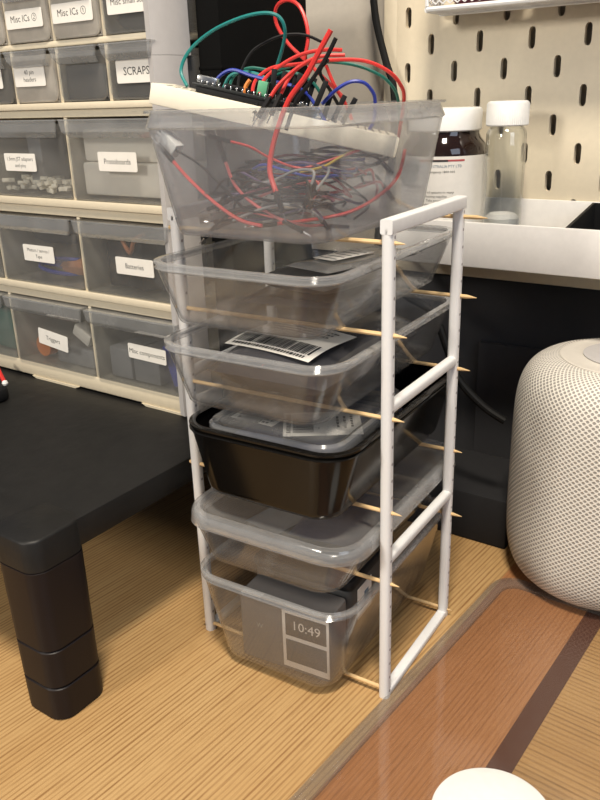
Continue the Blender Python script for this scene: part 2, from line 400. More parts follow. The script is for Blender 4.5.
def bag(name, label, i, x, y, z, hx, hy, th, mat, rot=0, wr=1.5, group=None):
    q = MB(); pillow(q, 0, 0, hx, hy, 0, th, 0, wr)
    return single(q, name, M[mat], label, 'bag', inbox(i, x, y, z), TH+rot, group)
bag('component_bag', 'large smoky anti-static bag lying flat in the second container', 2, 2, 5, 1.7, 34, 44, 8, 'bag', R(8))
bag('component_bag', 'small black bag on top of the smoky bag in second container', 2, 10, 0, 9.9, 26, 36, 12, 'darkgrey', R(-10))
# clear zip bag with printed strip at the right of container two
z = thing('zip_bag', 'clear zip bag with faint print leaning at the right in second container', 'bag', inbox(2, 24, 6, 22.4), TH+R(-16))
q = MB(); pillow(q, 0, 0, 18, 40, 0, 5, 0, .8); q.build('bag_body', M['handle'], z)
q = MB(); q.box(-10, 6, -24, 10, 5.2, 5.35, .05)
for k in range(5): q.box(-9, 4, -20+k*6, -19+k*6, 5.36, 5.4, .01, 1)
q.build('print_strip', [M['paper'], M['ink']], z)
# ---- container three: parcel with barcode
par = thing('parcel_bag', 'black plastic parcel filling the third container, barcode label on top', 'parcel', inbox(3, 0, 2, 1.7), TH)
q = MB(); pillow(q, 2, 0, 38, 66, 0, 28, 0, 2.0); q.build('bag_body', M['bag'], par)
def barcode_sheet(w, d, cols, curve, txt=True):
    """sheet w wide, d deep, bent downwards towards its front edge; bars along its front"""
    q = MB(); f = lambda u, v: (u, v, curve(u, v)); n = 12
    g = [[q.pt(f(-w/2+w*i/n, -d/2+d*j/n)) for j in range(n+1)] for i in range(n+1)]
    for i in range(n):
        for j in range(n): q.face((g[i][j], g[i+1][j], g[i+1][j+1], g[i][j+1]), 0)
    rnd = random.Random(5); x = -w/2+3
    def patch(x0, x1, y0, y1):
        k = 3; a = [q.pt(Vector(f(x0, y0+(y1-y0)*t/k))+Vector((0, 0, .25))) for t in range(k+1)]; c = [q.pt(Vector(f(x1, y0+(y1-y0)*t/k))+Vector((0, 0, .25))) for t in range(k+1)]
        for t in range(k): q.face((a[t], c[t], c[t+1], a[t+1]), 1)
    while x < w/2-3.5:
        wd = rnd.choice((.5, .5, .9, 1.4)); patch(x, x+wd, -d/2+5.5, -d/2+17); x += wd+rnd.choice((.5, .7, 1.1))
    x = -w/2+4
    while x < w/2-5:
        wd = rnd.uniform(.8, 2); patch(x, x+wd, -d/2+1.8, -d/2+4.2); x += wd+.8
    for r_ in range(3):
        x = -w/2+8
        while x < w/2-10:
            wd = rnd.uniform(1, 3.5); patch(x, x+wd, d/2-6-r_*4, d/2-4.6-r_*4); x += wd+1
    return q
q = barcode_sheet(62, 44, 22, lambda u, v: -.0028*max(0, -v+4)**2*1.6-.0012*u*u)
o = q.build('shipping_label', [M['paper'], M['ink']], par); o.location = Vector((-2, -30, 28.6))*MM; o.rotation_euler = (0, 0, R(-8)); o['label'] = 'white label with barcode'
q = MB(); q.box(-9, 9, -2.2, 2.2, 0, .5, .1); q.box(-6, 4, -5.2, -3.4, 0, .5, .1)
o = q.build('red_print', M['red'], par); o.location = Vector((-8, -54, 20.6))*MM; o.rotation_euler = (R(35), 0, R(-30))
# ---- container four: small clear tub with a label
tb = thing('clear_tub', 'small clear lidded tub with white label sitting in the black container', 'tub', inbox(4, 1, -26, 22.5), TH+R(2))
def tl_(z, i): return [(x, y, z) for x, y in rrect(0, 0, 43-i, 50-i, 14-i*.5, 6)]
q = MB(); q.loft([tl_(0, 3), tl_(1, 2), tl_(17, 0.6), tl_(17, 1.6), tl_(1.8, 3.2), tl_(1.2, 4)], cap0=True, cap1=True); q.build('body', M['box'], tb)
q = MB(); q.loft([tl_(14, -.4), tl_(19.5, 0), tl_(21, 1.5), tl_(20.2, 3.5), tl_(19.6, 4.5), tl_(18, 1.2), tl_(14, .4)], cap0=False, cap1=False); q.loft([tl_(19.6, 4.5), tl_(19.0, 5)], cap0=False); q.build('lid', M['rim'], tb)
q = barcode_sheet(34, 44, 0, lambda u, v: 0); o = q.build('label_sheet', [M['paper'], M['ink']], tb); o.location = Vector((16, -14, 17.4))*MM; o.rotation_euler = (0, 0, R(-60))
q = barcode_sheet(30, 14, 0, lambda u, v: 0); o = q.build('label_sheet', [M['paper'], M['ink']], tb); o.location = Vector((-22, -22, 17.2))*MM; o.rotation_euler = (0, 0, R(-4))
q = MB(); pillow(q, 0, 0, 34, 42, 0, 13, 0, 1.5); o = single(q, 'parts_pouch', M['bagblue'], 'dark pouch of parts inside the small clear tub', 'pouch', inbox(4, 1, -26, 24), TH+R(2))
q = MB(); pillow(q, 0, 0, 36, 60, 0, 20, 0, 1); single(q, 'filler_bag', M['bagblue'], 'dark blue bag under the clear tub in the black container', 'bag', inbox(4, 0, 2, 1.7), TH)
# ---- container five bits
bag('component_bag', 'dark slim bag lying in the lidded shallow container, front half', 5, 14, -4, 1.7, 26, 34, 9, 'bagblue', R(6))
bag('component_bag', 'small clear-grey bag lying at the left in the lidded container', 5, -24, -14, 1.7, 14, 26, 5, 'grey', R(-12))
# ---- container six: boxed electronics
dv = thing('display_box', 'dark retail box with a clock screen reading 10:49 in bottom container', 'box', inbox(6, 6, -57, 2.2), TH+R(3))
q = MB(); q.rbox(0, 0, 31.5, 12, 0, 46, 3, 1.2); q.build('carton', M['device'], dv)
Xf = Matrix.Translation((0, -12.3, 0)) @ Matrix.Rotation(R(90), 4, 'X')
q = MB(); q.box(-.5, 31, -12.5, -12.05, 3, 44, .1, 0); q.box(1.8, 29.4, -12.8, -12.45, 26.5, 42, .1, 1); q.box(1.8, 29.4, -12.8, -12.45, 7.5, 23.5, .1, 1)
q.text('10:49', 9, Matrix.Translation((16, -12.95, 34.5)) @ Matrix.Rotation(R(90), 4, 'X'), 0)
o = q.build('clock_screen', [M['frame_w'], M['eink']], dv); o['label'] = 'pale framed screen reading 10:49'
q = MB(); q.text('w', 7, Matrix.Translation((-17, -12.2, 27)) @ Matrix.Rotation(R(90), 4, 'X'), 0); q.build('logo_mark', M['grey'], dv)
q = MB(); q.box(-30, -16, -11.2, -7, 46, 46.4, .1); q.box(1, 30, -11.2, -9, 46, 46.4, .1); q.build('top_sticker', M['paper'], dv)
cs = thing('hard_case', 'black flat-lidded box behind the clock box in bottom container', 'case', inbox(6, 1, -8, 2.2), TH+R(2))
q = MB(); q.rbox(0, 0, 35, 33, 0, 47, 5, 1.5); q.build('body', M['darkgrey'], cs)
q = MB(); q.rbox(0, 0, 36, 34, 47.2, 54, 5, 2); q.build('lid', M['black'], cs)
q = MB(); q.box(35.1, 35.6, -24, -4, 22, 44, .1, 0); q.box(35.7, 35.8, -15, -9, 28, 38, .02, 1)
q.build('side_label', [M['paper'], M['ink_blue']], cs)

# ------------------------------------------------------------------ container one: breadboard, board, wires
bbd = thing('breadboard', 'cream breadboard slanting out over the left rim of the top container', 'breadboard')
A0 = P(151, 82.5, -28); A1 = P(405, 139, 38)
dr = (A1-A0).normalized(); back = Vector((0, 0, 1)).cross(dr).normalized(); up = dr.cross(back)
XB = Matrix((dr, back, up)).transposed().to_4x4(); XB.translation = A0
bbd.matrix_world = Matrix.Translation(A0*MM) @ Matrix((dr, back, up)).transposed().to_4x4()
LB = 128
q = MB(); q.box(0, LB, 0, 52, -10, 0, .6)
q.build('body', M['cream'], bbd)
q = MB()
for i in range(30):
    for j in (8, 11, 14, 17, 20, 30, 33, 36, 39, 42): q.box(6+i*4, 7.2+i*4, j, j+1.2, 0.02, .12, .01)
q.build('socket_holes', M['darkgrey'], bbd)
pc = thing('circuit_board', 'black circuit board with pin rows plugged into the cream breadboard', 'circuit board')
pc.matrix_world = Matrix.Translation(A0*MM) @ Matrix((dr, back, up)).transposed().to_4x4()
q = MB(); q.box(20, 86, 3, 26, 3.2, 4.6, .2); q.build('board', M['pcb'], pc)
q = MB(); q.box(22, 84, 3.4, 5.6, .3, 3.1, .2); q.box(22, 84, 23.4, 25.6, .3, 3.1, .2); q.build('header_strip', M['black'], pc)
q = MB()
for i in range(20): q.box(24+i*3, 24.7+i*3, 4, 4.7, 4.6, 6.4, .1); q.box(24+i*3, 24.7+i*3, 24, 24.7, 4.6, 6.4, .1)
q.box(21, 31, 9, 18, 4.7, 8.5, .5); q.build('header_pin', M['metal'], pc)['kind'] = 'stuff'
q = MB(); q.box(52, 57, 8, 16, 4.7, 12, .4); q.build('terminal_block', M['term'], pc)
q = MB(); q.box(35, 47, 8, 18, 4.7, 7, .3); q.build('chip', M['black'], pc)

PG = 'black plugs standing on the breadboard'
for k, (u, v, t) in enumerate(((60, 12, -.1), (64, 6, .05), (69, 14, .1), (73, 6, -.05), (78, 12, .12), (83, 5, .2), (88, 13, .1), (93, 6, .25), (98, 12, .3))):
    q = MB(); q.X = Matrix((dr, back, up)).transposed().to_4x4() @ Matrix.Rotation(t, 4, 'Y'); q.box(-1.3, 1.3, -1.3, 1.3, .2, 14, .2)
    single(q, 'wire_plug', M['black'], 'black plug housing standing in the row at the cream breadboard', 'plug', A0+dr*u+back*v+up*4.9 if u < 86 else A0+dr*u+back*v+up*.3, 0, PG)
WIRES = 0
def wire(mat, pts, r=1.0, label=None, plug=(True, True), group=None):
    path = smoothpath(pts, 7); o0 = path[0]
    root = thing('jumper_wire', label, 'wire', o0, 0, group)
    q = MB(); q.tube([p-o0 for p in path], r*.86, 7); q.build('insulation', M[mat], root)
    for e, (a_, b_) in enumerate(((path[0], path[1]), (path[-1], path[-2]))):
        if not plug[e]: continue
        d = (a_-b_).normalized(); q = MB()
        q.tube([a_-o0-d*1, a_-o0+d*11], 1.35, 4); q.build('plug', M['black'], root)
        q = MB(); q.tube([a_-o0+d*11.1, a_-o0+d*16], .32, 5); q.build('pin', M['metal'], root)
    return root
def PW(l, ys):
    n = len(l); return [P(x, y, ys[0]+(ys[1]-ys[0])*i/(n-1)) for i, (x, y) in enumerate(l)]
NF = (False, False)
wire('teal', PW([(187, 86), (181, 70), (190, 50), (212, 31), (240, 18), (264, 13), (279, 17), (285, 31), (282, 50), (275, 72)], (5, 30)), 1.1, 'long teal wire arching from the left end of the circuit board', NF)
wire('red', PW([(345, 99), (328, 82), (305, 60), (287, 42), (276, 22), (277, 6), (288, 0), (299, 6), (306, 22), (308, 40), (304, 60)], (50, 35)), 1.15, 'red wire making the tallest loop above the top container', NF)
wire('black', PW([(238, 98), (239, 78), (250, 54), (266, 42), (285, 35), (305, 35), (322, 42)], (10, 40)), .9, 'thin black wire arching in front of the dark wall', NF)
wire('red', PW([(331, 30), (320, 50), (306, 76), (290, 98), (280, 122), (272, 150), (270, 172), (276, 192)], (-5, -20)), 1.5, 'thick straight red wire rising steeply out of the top container', (False, True))
wire('black', PW([(336, 38), (326, 58), (312, 80), (296, 102), (286, 130)], (5, 0)), 1.2, 'black wire crossing beside the steep thick red wire', NF)
wire('red', PW([(252, 94), (256, 80), (272, 68), (300, 64), (335, 60), (365, 61), (388, 71), (400, 84), (404, 100), (398, 140)], (10, 70)), 1.15, 'red wire running furthest right, dipping in at the right rim', (True, False))
wire('green', PW([(228, 92), (234, 76), (250, 68), (275, 70), (310, 62), (350, 64), (378, 74), (392, 86), (398, 100), (400, 130)], (18, 72)), 1., 'dark green wire following the red one to the right rim', (True, False))
wire('blue', PW([(322, 104), (336, 90), (350, 82), (362, 82), (370, 88), (375, 100), (372, 125), (352, 145), (330, 140), (318, 120)], (25, 55)), 1.1, 'blue wire bent over the right part of the rim', NF)
wire('blue', PW([(212, 92), (218, 78), (232, 70), (252, 76), (276, 82), (298, 88), (312, 100), (330, 130)], (10, 25)), 1.1, 'blue wire running low across the plugs on the breadboard', (True, False))
wire('teal', PW([(222, 92), (230, 76), (246, 72), (262, 76), (280, 88)], (20, 25)), 1., 'short teal wire in a low arch over the circuit board', (True, False))
wire('red', PW([(259, 96), (264, 80), (280, 66), (300, 55), (322, 50), (342, 50)], (6, 40)), 1.15, 'red wire curving up from plugs and ending in air right', (True, False))
wire('red', PW([(280, 96), (288, 80), (298, 68), (318, 57), (345, 55)], (6, 30)), 1.1, 'short red wire rising from the middle plugs', (True, False))
wire('orange', PW([(244, 94), (246, 86), (250, 80)], (3, 5)), 1.3, 'short orange wire standing between black plugs', NF)
wire('red', PW([(270, 98), (278, 86), (290, 74), (300, 66)], (2, 10)), 1.2, 'stubby red wire between the black plugs', (True, False))
wire('black', PW([(328, 60), (320, 72), (330, 90), (338, 104)], (30, 45)), 1.1, 'short black wire hooking down at the rim middle', NF)
wire('red', PW([(326, 65), (332, 80), (338, 92), (345, 103), (352, 120)], (45, 50)), 1.1, 'red wire dropping behind the rim next to the blue arch', NF)
wire('green', PW([(262, 96), (268, 80), (290, 72), (312, 82), (322, 96)], (14, 25)), 1., 'green wire in a small hump behind the red wires', (True, False))
# connectors seen low in the container
cn = thing('wire_connector', 'small white plug housing against the left wall of the top container', 'connector', P(170, 144, -18))
q = MB(); q.X = Matrix.Rotation(R(40), 4, 'Y'); q.box(-6, 6, -3, 3, -4, 4, .4); q.build('housing', M['cap'], cn)
q = MB(); q.X = Matrix.Rotation(R(40), 4, 'Y')
for k in (-2.5, 0, 2.5): q.box(-10, -6, -1+0, 1, k-.8, k+.8, .2)
q.build('latch_tooth', M['cap'], cn)
wire('red', PW([(172, 160), (190, 180), (215, 203), (240, 220), (262, 226)], (-24, -18)), 1.1, 'red wire sloping down from a black plug at the left wall', (True, False))
wire('black', PW([(176, 150), (200, 165), (225, 190), (250, 215)], (-20, -10)), .8, 'thin black wire from the white plug housing', NF)
wire('red', PW([(228, 141), (250, 147), (270, 158), (300, 168), (330, 160), (360, 150)], (-18, 30)), .8, 'thin red wire crossing the container level with the white plug', (True, False))
wire('red', PW([(405, 150), (398, 175), (380, 195), (350, 212), (310, 220), (275, 224)], (60, -8)), 1.1, 'red wire sweeping along the container bottom from the right', (False, True))
wire('pink', PW([(225, 160), (235, 185), (255, 205), (285, 222)], (-16, -12)), 1., 'pinkish wire curving down in the left half of the container', (True, True))
wire('yellow', PW([(300, 172), (325, 166), (355, 150), (390, 148)], (0, 45)), .8, 'yellow wire lying across the tangle', NF)
rnd = random.Random(11); mats = ['black', 'purple', 'black', 'pink', 'black', 'blue', 'black', 'red', 'grey', 'black', 'purple', 'wine']
for k in range(52):
    mt = mats[k % len(mats)]
    ang = rnd.uniform(-.5, .5); cx_, cy_ = rnd.uniform(-22, 24), rnd.uniform(-48, 48); zb = 5+rnd.random()**1.3*30
    L_ = rnd.uniform(26, 40); pts = []
    amp = rnd.uniform(-14, 14)
    for t in (-1, -.5, 0, .5, 1):
        x_ = cx_+t*L_*math.cos(ang); y_ = cy_+t*L_*math.sin(ang)+amp*(1-t*t)
        x_ = max(-28, min(28, x_)); y_ = max(-46, min(46, y_))
        pts.append(inbox(1, x_, y_, zb+5*math.sin(3*t+k)*.6+4*(1-t*t)))
    wire(mt, pts, .85, 'thin %s jumper wire lost in the tangle inside the top container' % {'pink': 'pinkish red', 'wine': 'dark red'}.get(mt, mt), (k % 3 != 0, k % 4 == 0), 'jumper wires tangled in the top container, ' + mt)

# ------------------------------------------------------------------ drawer cabinet
XL, XR, YF = -500, -196, 60
ZR = 119.                                   # top of the riser
cab = thing('drawer_cabinet', 'beige parts cabinet of clear labelled drawers standing on the black riser', 'cabinet', (XR, YF, ZR))
O_ = Vector((XR, YF, ZR))
def cb(q, name, mats, parent=None, **k):
    for i, v in enumerate(q.v): q.v[i] = v-O_
    return q.build(name, mats, parent or cab, **k)
q = MB()
bars = [(121, 133), (192, 204), (260, 272.5), (330, 340), (376, 380), (418, 424)]
for z0, z1 in bars: q.box(XL, XR-6, YF, YF+110, z0, z1, .8)
for z0, z1 in bars[1:4]: q.box(XL, XR-6, YF-2.5, YF+3, z0+(z1-z0)*.55, z1, .6)
rows = [(133, 192, 100), (204, 260, 100), (272.5, 330, 100), (340, 376, 50), (380, 418, 50)]
for z0, z1, p in rows:
    x = XR-p
    while x > XL+5: q.box(x-1.6, x+1.6, YF+.5, YF+108, z0, z1, .3); x -= p
q.box(XL, XR-4, YF+106, YF+110, 121, 424, .5); q.box(XL-3, XL, YF, YF+110, 121, 424, .5)
cb(q, 'body', M['beige'])
q = MB()                                      # right cheek with its bevelled edge and step
def cheek(zlo, zhi, dy):
    pl = [(XR-9, YF-3), (XR-3, YF-5), (XR+1.5, YF+6), (XR+1.5, YF+22+dy), (XR-2, YF+26+dy), (XR-9, YF+26+dy)]
    q.loft([[(x, y, z) for x, y in pl] for z in (zlo, zhi)])
cheek(121, 366, 0); cheek(366.2, 424, 4); q.box(XR-9, XR+2.5, YF+4, YF+34, 121, 136, 1)
cb(q, 'side_cheek', M['beige_grey'])
for x0, x1 in ((-380, -320), (-248, -198)):
    q = MB(); q.loft([[(x0+i, YF-1, z), (x1-i, YF-1, z), (x1-i, YF+100, z), (x0+i, YF+100, z)] for z, i in ((ZR+.1, 5), (121, 0))]); cb(q, 'foot_rail', M['beige'])
LABELS = {(0, 0): None, (0, 1): ('Triggers',), (0, 2): ('Misc components',), (1, 1): ('Motors / servos /', 'Tape'), (1, 2): ('Batteries',), (2, 1): ('1.5mm JST adapters', 'and pins'), (2, 2): ('Protoboards',),
          (3, 3): ('40 pin', 'headers'), (3, 5): ('SCRAPS',), (3, 2): ('',), (4, 2): ('',), (4, 3): ('Misc ICs \u2461',), (4, 4): ('Misc ICs \u2460',), (4, 5): ('Misc small stuff',)}
LPOS = {(0, 1): (-342.6, 158.5, 36, 13.5, -6), (0, 2): (-234.7, 163.3, 39, 11.5, -1), (1, 1): (-344.7, 229.2, 37, 13, 0), (1, 2): (-238, 228.2, 38, 12.5, 0), (2, 1): (-350.5, 298.5, 37, 13, 0), (2, 2): (-244, 300.7, 38, 13, 0),
        (3, 3): (-325, 358.5, 34, 14, 0), (3, 5): (-217, 357.5, 37, 14, 0), (3, 2): (-372, 358, 30, 14, 0), (4, 2): (-372, 396, 30, 12, 0), (4, 3): (-322.5, 395.6, 40, 12, 0), (4, 4): (-272, 396, 40, 12, 0), (4, 5): (-218, 398.5, 40, 14, 0)}
ZC = 0
for ri, (z0, z1, p) in enumerate(rows):
    ncol = int(304/p); ncol = 3 if p == 100 else 6
    for ci in range(ncol):
        x1 = XR-p*(ncol-1-ci)-1.9; x0 = x1-p+3.8
        if x0 < XL: x0 = XL+1
        small = p == 50
        y0 = YF-1; zt = z1-1; zb = z0+.6
        q = MB(); rr = 6 if small else 3
        cx = (x0+x1)/2; hx = (x1-x0)/2
        # front sheet with rounded lower corners, then floor and sides
        def fl(y, i):
            pts = []
            for k in range(5): a = R(180+90*k/4); pts.append((x0+i+rr+rr*math.cos(a), y, zb+i+rr+rr*math.sin(a)))
            for k in range(5): a = R(270+90*k/4); pts.append((x1-i-rr+rr*math.cos(a), y, zb+i+rr+rr*math.sin(a)))
            return pts+[(x1-i, y, zt-3), (x0+i, y, zt-3)]
        q.loft([fl(y0, 1), fl(y0-.8, 1.6)] if False else [fl(y0+1, 0), fl(y0, 0), fl(y0-.6, .8)], cap0=True)
        q.box(x0, x1, y0+1.2, YF+95, zb, zb+1, .1); q.box(x0, x0+1, y0+1.2, YF+95, zb+1.2, zt-4, .1); q.box(x1-1, x1, y0+1.2, YF+95, zb+1.2, zt-4, .1)
        dmat = 'drawermilk' if ri == 4 and ci != 5 else 'drawer'
        if ri == 3 and ci == 3: dmat = 'drawermilk'
        dr_ = cb(q, 'drawer', M[dmat], smooth=30)
        hh = 12.5 if not small else 10.5
        q = MB(); s = 7 if not small else 4
        q.loft([[(x0+s, y0-3, zt-hh), (x1-s, y0-3, zt-hh), (x1-s, y0-1.2, zt-hh), (x0+s, y0-1.2, zt-hh)],
                [(x0+2, y0-6.5, zt-hh+4), (x1-2, y0-6.5, zt-hh+4), (x1-2, y0-5, zt-hh+4), (x0+2, y0-5, zt-hh+4)],
                [(x0, y0-7, zt), (x1, y0-7, zt), (x1, y0-5.5, zt), (x0, y0-5.5, zt)]])
        q.loft([[(x0, y0-7, zt-1), (x1, y0-7, zt-1), (x1, y0+5, zt-1), (x0, y0+5, zt-1)], [(x0, y0-7, zt), (x1, y0-7, zt), (x1, y0+5, zt), (x0, y0+5, zt)]])
        cb(q, 'handle', M['handle'], dr_, smooth=0)
        if (ri, ci) in LPOS:
            lx, lz, lw, lh, rot = LPOS[(ri, ci)]
            q = MB(); q.X = Matrix.Translation((lx, y0-1.3, lz)) @ Matrix.Rotation(R(-rot), 4, 'Y') @ Matrix.Rotation(R(90), 4, 'X')
            q.rbox(0, 0, lw/2, lh/2, -.2, .2, 1.2, .05, 0)
            ls = LABELS[(ri, ci)]
            sz = {1: 5.2, 2: 4.4}[len(ls)]
            if ls[0] in ('SCRAPS',): sz = 7
            if ls[0].startswith('Misc IC') or ls[0] == 'Misc small stuff': sz = 6.2 if 'IC' in ls[0] else 5.4
            if 'JST' in ls[0] or 'Motors' in ls[0]: sz = 3.9
            for k, tx in enumerate(ls):
                if tx: q.text(tx, sz, Matrix.Translation((0, (len(ls)-1)*2.4-k*4.8, .25)), 1)
            cb(q, 'label', [M['paper'], M['ink']], dr_, smooth=0)
# drawer contents
def indr(mb, name, mat, label, cat, group=None, kind=None, org=None):
    o = mb.build(name, mat, origin=org or mb.v[0]); return tag(o, label, cat, group, kind)
for (z0, z1, c_, l_) in ((276, 299, 'cream_dim', 'pale board block lying at the bottom of the drawer marked Protoboards'), (299.5, 322, 'cream_dim', 'upper pale board block in the drawer marked Protoboards')):
    q = MB(); q.box(-290, -202, 66+(z0 > 290)*3, 140, z0, z1, 2); indr(q, 'board_stack', M[c_], l_, 'circuit boards')
q = MB()
rnd = random.Random(3)
for k in range(90):
    x, y = rnd.uniform(-386, -304), rnd.uniform(64, 100); q.X = Matrix.Translation((x, y, 276+rnd.uniform(1, 9))) @ Matrix.Rotation(rnd.uniform(0, 3), 4, 'Z') @ Matrix.Rotation(rnd.uniform(-.5, .5), 4, 'X'); q.box(-3, 3, -1.8, 1.8, -1.5, 1.5, .3)
indr(q, 'connector_pile', M['cream'], 'pile of small cream connectors in the drawer below the top two rows', 'connectors', kind='stuff')
q = MB(); q.box(-366, -350, 78, 120, 276.2, 318, 1); indr(q, 'parts_box', M['grey'], 'upright grey box behind the cream connectors', 'box')
for k, (x, y, zz, ro, l_) in enumerate(((-272, 88, 206, .2, 'black battery pack left in the drawer marked Batteries'), (-246, 84, 206, -.3, 'black battery pack in the middle of the drawer marked Batteries'), (-220, 90, 206, .15, 'black battery pack right in the drawer marked Batteries'))):
    q = MB(); q.X = Matrix.Translation((x, y, zz+2)) @ Matrix.Rotation(ro, 4, 'Z'); q.rbox(0, 0, 12, 16, 0, 34+k*3, 3, 2); indr(q, 'battery_pack', M['black'], l_, 'battery')
q = MB(); q.tube(smoothpath([(-262, 70, 245), (-250, 66, 236), (-244, 66, 246), (-236, 68, 250)], 6), 1.6, 6); indr(q, 'battery_lead', M['copper'], 'copper coloured lead over the black battery packs', 'wire')
q = MB(); q.tube([(-346+24*math.cos(t/4)*1, 78+8*math.sin(t/4), 212+.12*t+3*math.sin(t/5)) for t in range(90)], 1.8, 6); indr(q, 'cable_coil', M['blue'], 'blue cable coiled in the drawer left of the batteries', 'cable')
q = MB(); pillow(q, -320, 84, 18, 12, 210, 16, .2, 2); indr(q, 'parts_bag', M['copper'], 'coppery bag beside the blue coil', 'bag')
q = MB(); pillow(q, -352, 92, 26, 14, 232, 20, .1, 2); indr(q, 'parts_bag', M['darkgrey'], 'dark bag lying above the blue coil', 'bag')
q = MB(); q.X = Matrix.Translation((-372, 74, 146)) @ Matrix.Rotation(R(90), 4, 'X'); q.lathe([(5, -5), (9, -5), (9, 5), (5, 5)], 20); indr(q, 'tape_roll', M['orange'], 'small orange roll at the left of the drawer marked Triggers', 'roll')
q = MB(); q.box(-356, -304, 70, 110, 134.4, 150, 2); indr(q, 'parts_box', M['grey'], 'grey box lying behind the label Triggers', 'box')
q = MB(); q.X = Matrix.Translation((-322, 76, 162)) @ Matrix.Rotation(.5, 4, 'Y'); q.box(-10, 10, -6, 6, -5, 5, 1); indr(q, 'parts_box', M['cream_dim'], 'pale block tilted at the right of the drawer marked Triggers', 'box')
for x0, x1, l_ in ((-286, -262, 'left'), (-260, -232, 'middle')):
    q = MB(); q.box(x0, x1, 66, 100, 135, 160, 2); indr(q, 'parts_box', M['grey'], l_+' grey small box in the drawer marked Misc components', 'box')
q = MB(); q.X = Matrix.Translation((-212, 70, 156)) @ Matrix.Rotation(-.3, 4, 'Y'); q.box(-9, 9, -6, 6, -16, 16, 1); indr(q, 'parts_box', M['blue'], 'blue box at the right end of the drawer marked Misc components', 'box')
q = MB(); pillow(q, -425, 76, 24, 8, 135, 40, 0, 2); indr(q, 'parts_bag', M['dkgreen'], 'green bag in the lowest drawer at the left edge', 'bag')
q = MB(); q.box(-292, -250, 63, 120, 342.2, 364, 1); indr(q, 'foam_block', M['darkgrey'], 'dark foam block in the unlabelled small drawer', 'foam')
q = MB(); q.box(-242, -200, 63, 120, 342.2, 366, 1); indr(q, 'scrap_heap', M['darkgrey'], 'dark scraps in the drawer marked SCRAPS', 'scraps')
q = MB(); pillow(q, -222, 74, 18, 8, 382.5, 14, 0, 2); indr(q, 'parts_bag', M['darkgrey'], 'dark bag in the drawer marked Misc small stuff', 'bag')

# ------------------------------------------------------------------ riser
XE = -151.
rs = thing('monitor_riser', 'black monitor riser with thick sectioned leg beside the rack', 'monitor stand', (0, 0, 0))
q = MB(); q.rbox((-620+XE)/2, (-120+225)/2, (620+XE)/2, 172.5, ZR-18, ZR, 8, 1.2, n=5); q.build('shelf', M['riser'], rs)
def leg(xc, yc):
    L4 = lambda z, i: [(x, y, z) for x, y in rrect(xc+5*(1-z/ZR), yc-2*(1-z/ZR), 19*(.95+.05*z/ZR)-i, 19.5*(.95+.05*z/ZR)-i, 10, 6)]
    out = []
    q = MB(); q.loft([L4(ZR-19, 0), L4(ZR-1.4, 0), L4(ZR-.4, .4), L4(ZR+.3, 1.4)]); q.build('leg_cap', M['riser'], rs)
    q = MB(); q.loft([L4(48, .8), L4(48.6, .1), L4(ZR-20, 0), L4(ZR-19.4, .8)]); q.build('leg', M['riser_leg'], rs)
    q = MB(); q.loft([L4(23, .8), L4(23.6, .1), L4(46.8, .1), L4(47.6, .8)]); q.build('leg_section', M['riser_leg'], rs)
    q = MB(); q.loft([L4(0, 1.2), L4(1, .2), L4(21.6, .1), L4(22.4, .8)]); q.build('leg_foot', M['riser_leg'], rs)
leg(-168.5, -103); leg(-170, 200); leg(-602, -99.5)

# tall black case behind the rack
q = MB(); q.box(-9.5, 9.5, -50, 50, 0, 345, 1); q.box(-9.8, 9.8, -50.3, 50.3, 238, 240, .1)
single(q, 'tower_case', M['tower'], 'tall narrow black case standing between beige cabinet and grey wall', 'case', (-183, 141, ZR+.2))
# dark panels standing on the desk behind the rack
q = MB(); q.box(-110, 110, -3, 3, 0, 137, .6); single(q, 'grey_panel', M['wall_dark2'], 'dark grey panel leaning on the wall behind the white speaker', 'panel', (44, YW-3.6, .1))
q = MB(); q.box(-77, 77, -38, 38, 0, 42, 1.5); single(q, 'storage_case', M['case_dark'], 'low charcoal case on the desk behind the rack', 'case', (-76, 230.5, .1))

# ------------------------------------------------------------------ pegboard
pg = thing('pegboard', 'cream pegboard with staggered upright slots on the wall', 'pegboard', (0, 0, 0))
YP, TP = 275.5, 4.5
X0, Z0 = -74.5, 373.5
q = MB()
def cell(cx, cz):
    hole = []; outer = []
    order = []
    for k in range(16):
        a = R(45)+2*math.pi*k/16; c_, s_ = math.cos(a), math.sin(a); mxx = max(abs(c_), abs(s_))
        outer.append((cx+10*c_/mxx, cz+10*s_/mxx))
        hx_ = 2.5*c_; hz_ = (5 if s_ > .01 else -5 if s_ < -.01 else 0)+2.5*s_
        if abs(s_) < .45: hx_ = 2.5*(1 if c_ > 0 else -1); hz_ = 5*s_/.39 if abs(s_) > .01 else 0
        hole.append((cx+hx_, cz+hz_))
    of = [q.pt((x, YP, z)) for x, z in outer]; hf = [q.pt((x, YP, z)) for x, z in hole]; hb = [q.pt((x, YP+TP, z)) for x, z in hole]; ob = [q.pt((x, YP+TP, z)) for x, z in outer]
    for k in range(16):
        j = (k+1) % 16
        q.face((of[k], of[j], hf[j], hf[k])); q.face((hf[k], hf[j], hb[j], hb[k])); q.face((ob[j], ob[k], hb[k], hb[j]))
IX = range(-3, 13); JX = range(-5, 9)
for i in IX:
    for j in JX:
        cx, cz = X0+20*i, Z0-20*j
        if (i+j) % 2 == 0: cell(cx, cz)
        else:
            for y in (YP, YP+TP): q.face([q.pt(p) for p in ((cx-10, y, cz-10), (cx+10, y, cz-10), (cx+10, y, cz+10), (cx-10, y, cz+10))])
xa, xb = X0-70, X0+250; za, zb_ = Z0-170, Z0+110
q.build('slotted_panel', M['peg'], pg, smooth=25)
q = MB()
q.box(xa-12, xa, YP, YP+TP, za-9, zb_+10, .8); q.box(xb, xb+12, YP, YP+TP, za-9, zb_+10, .8)
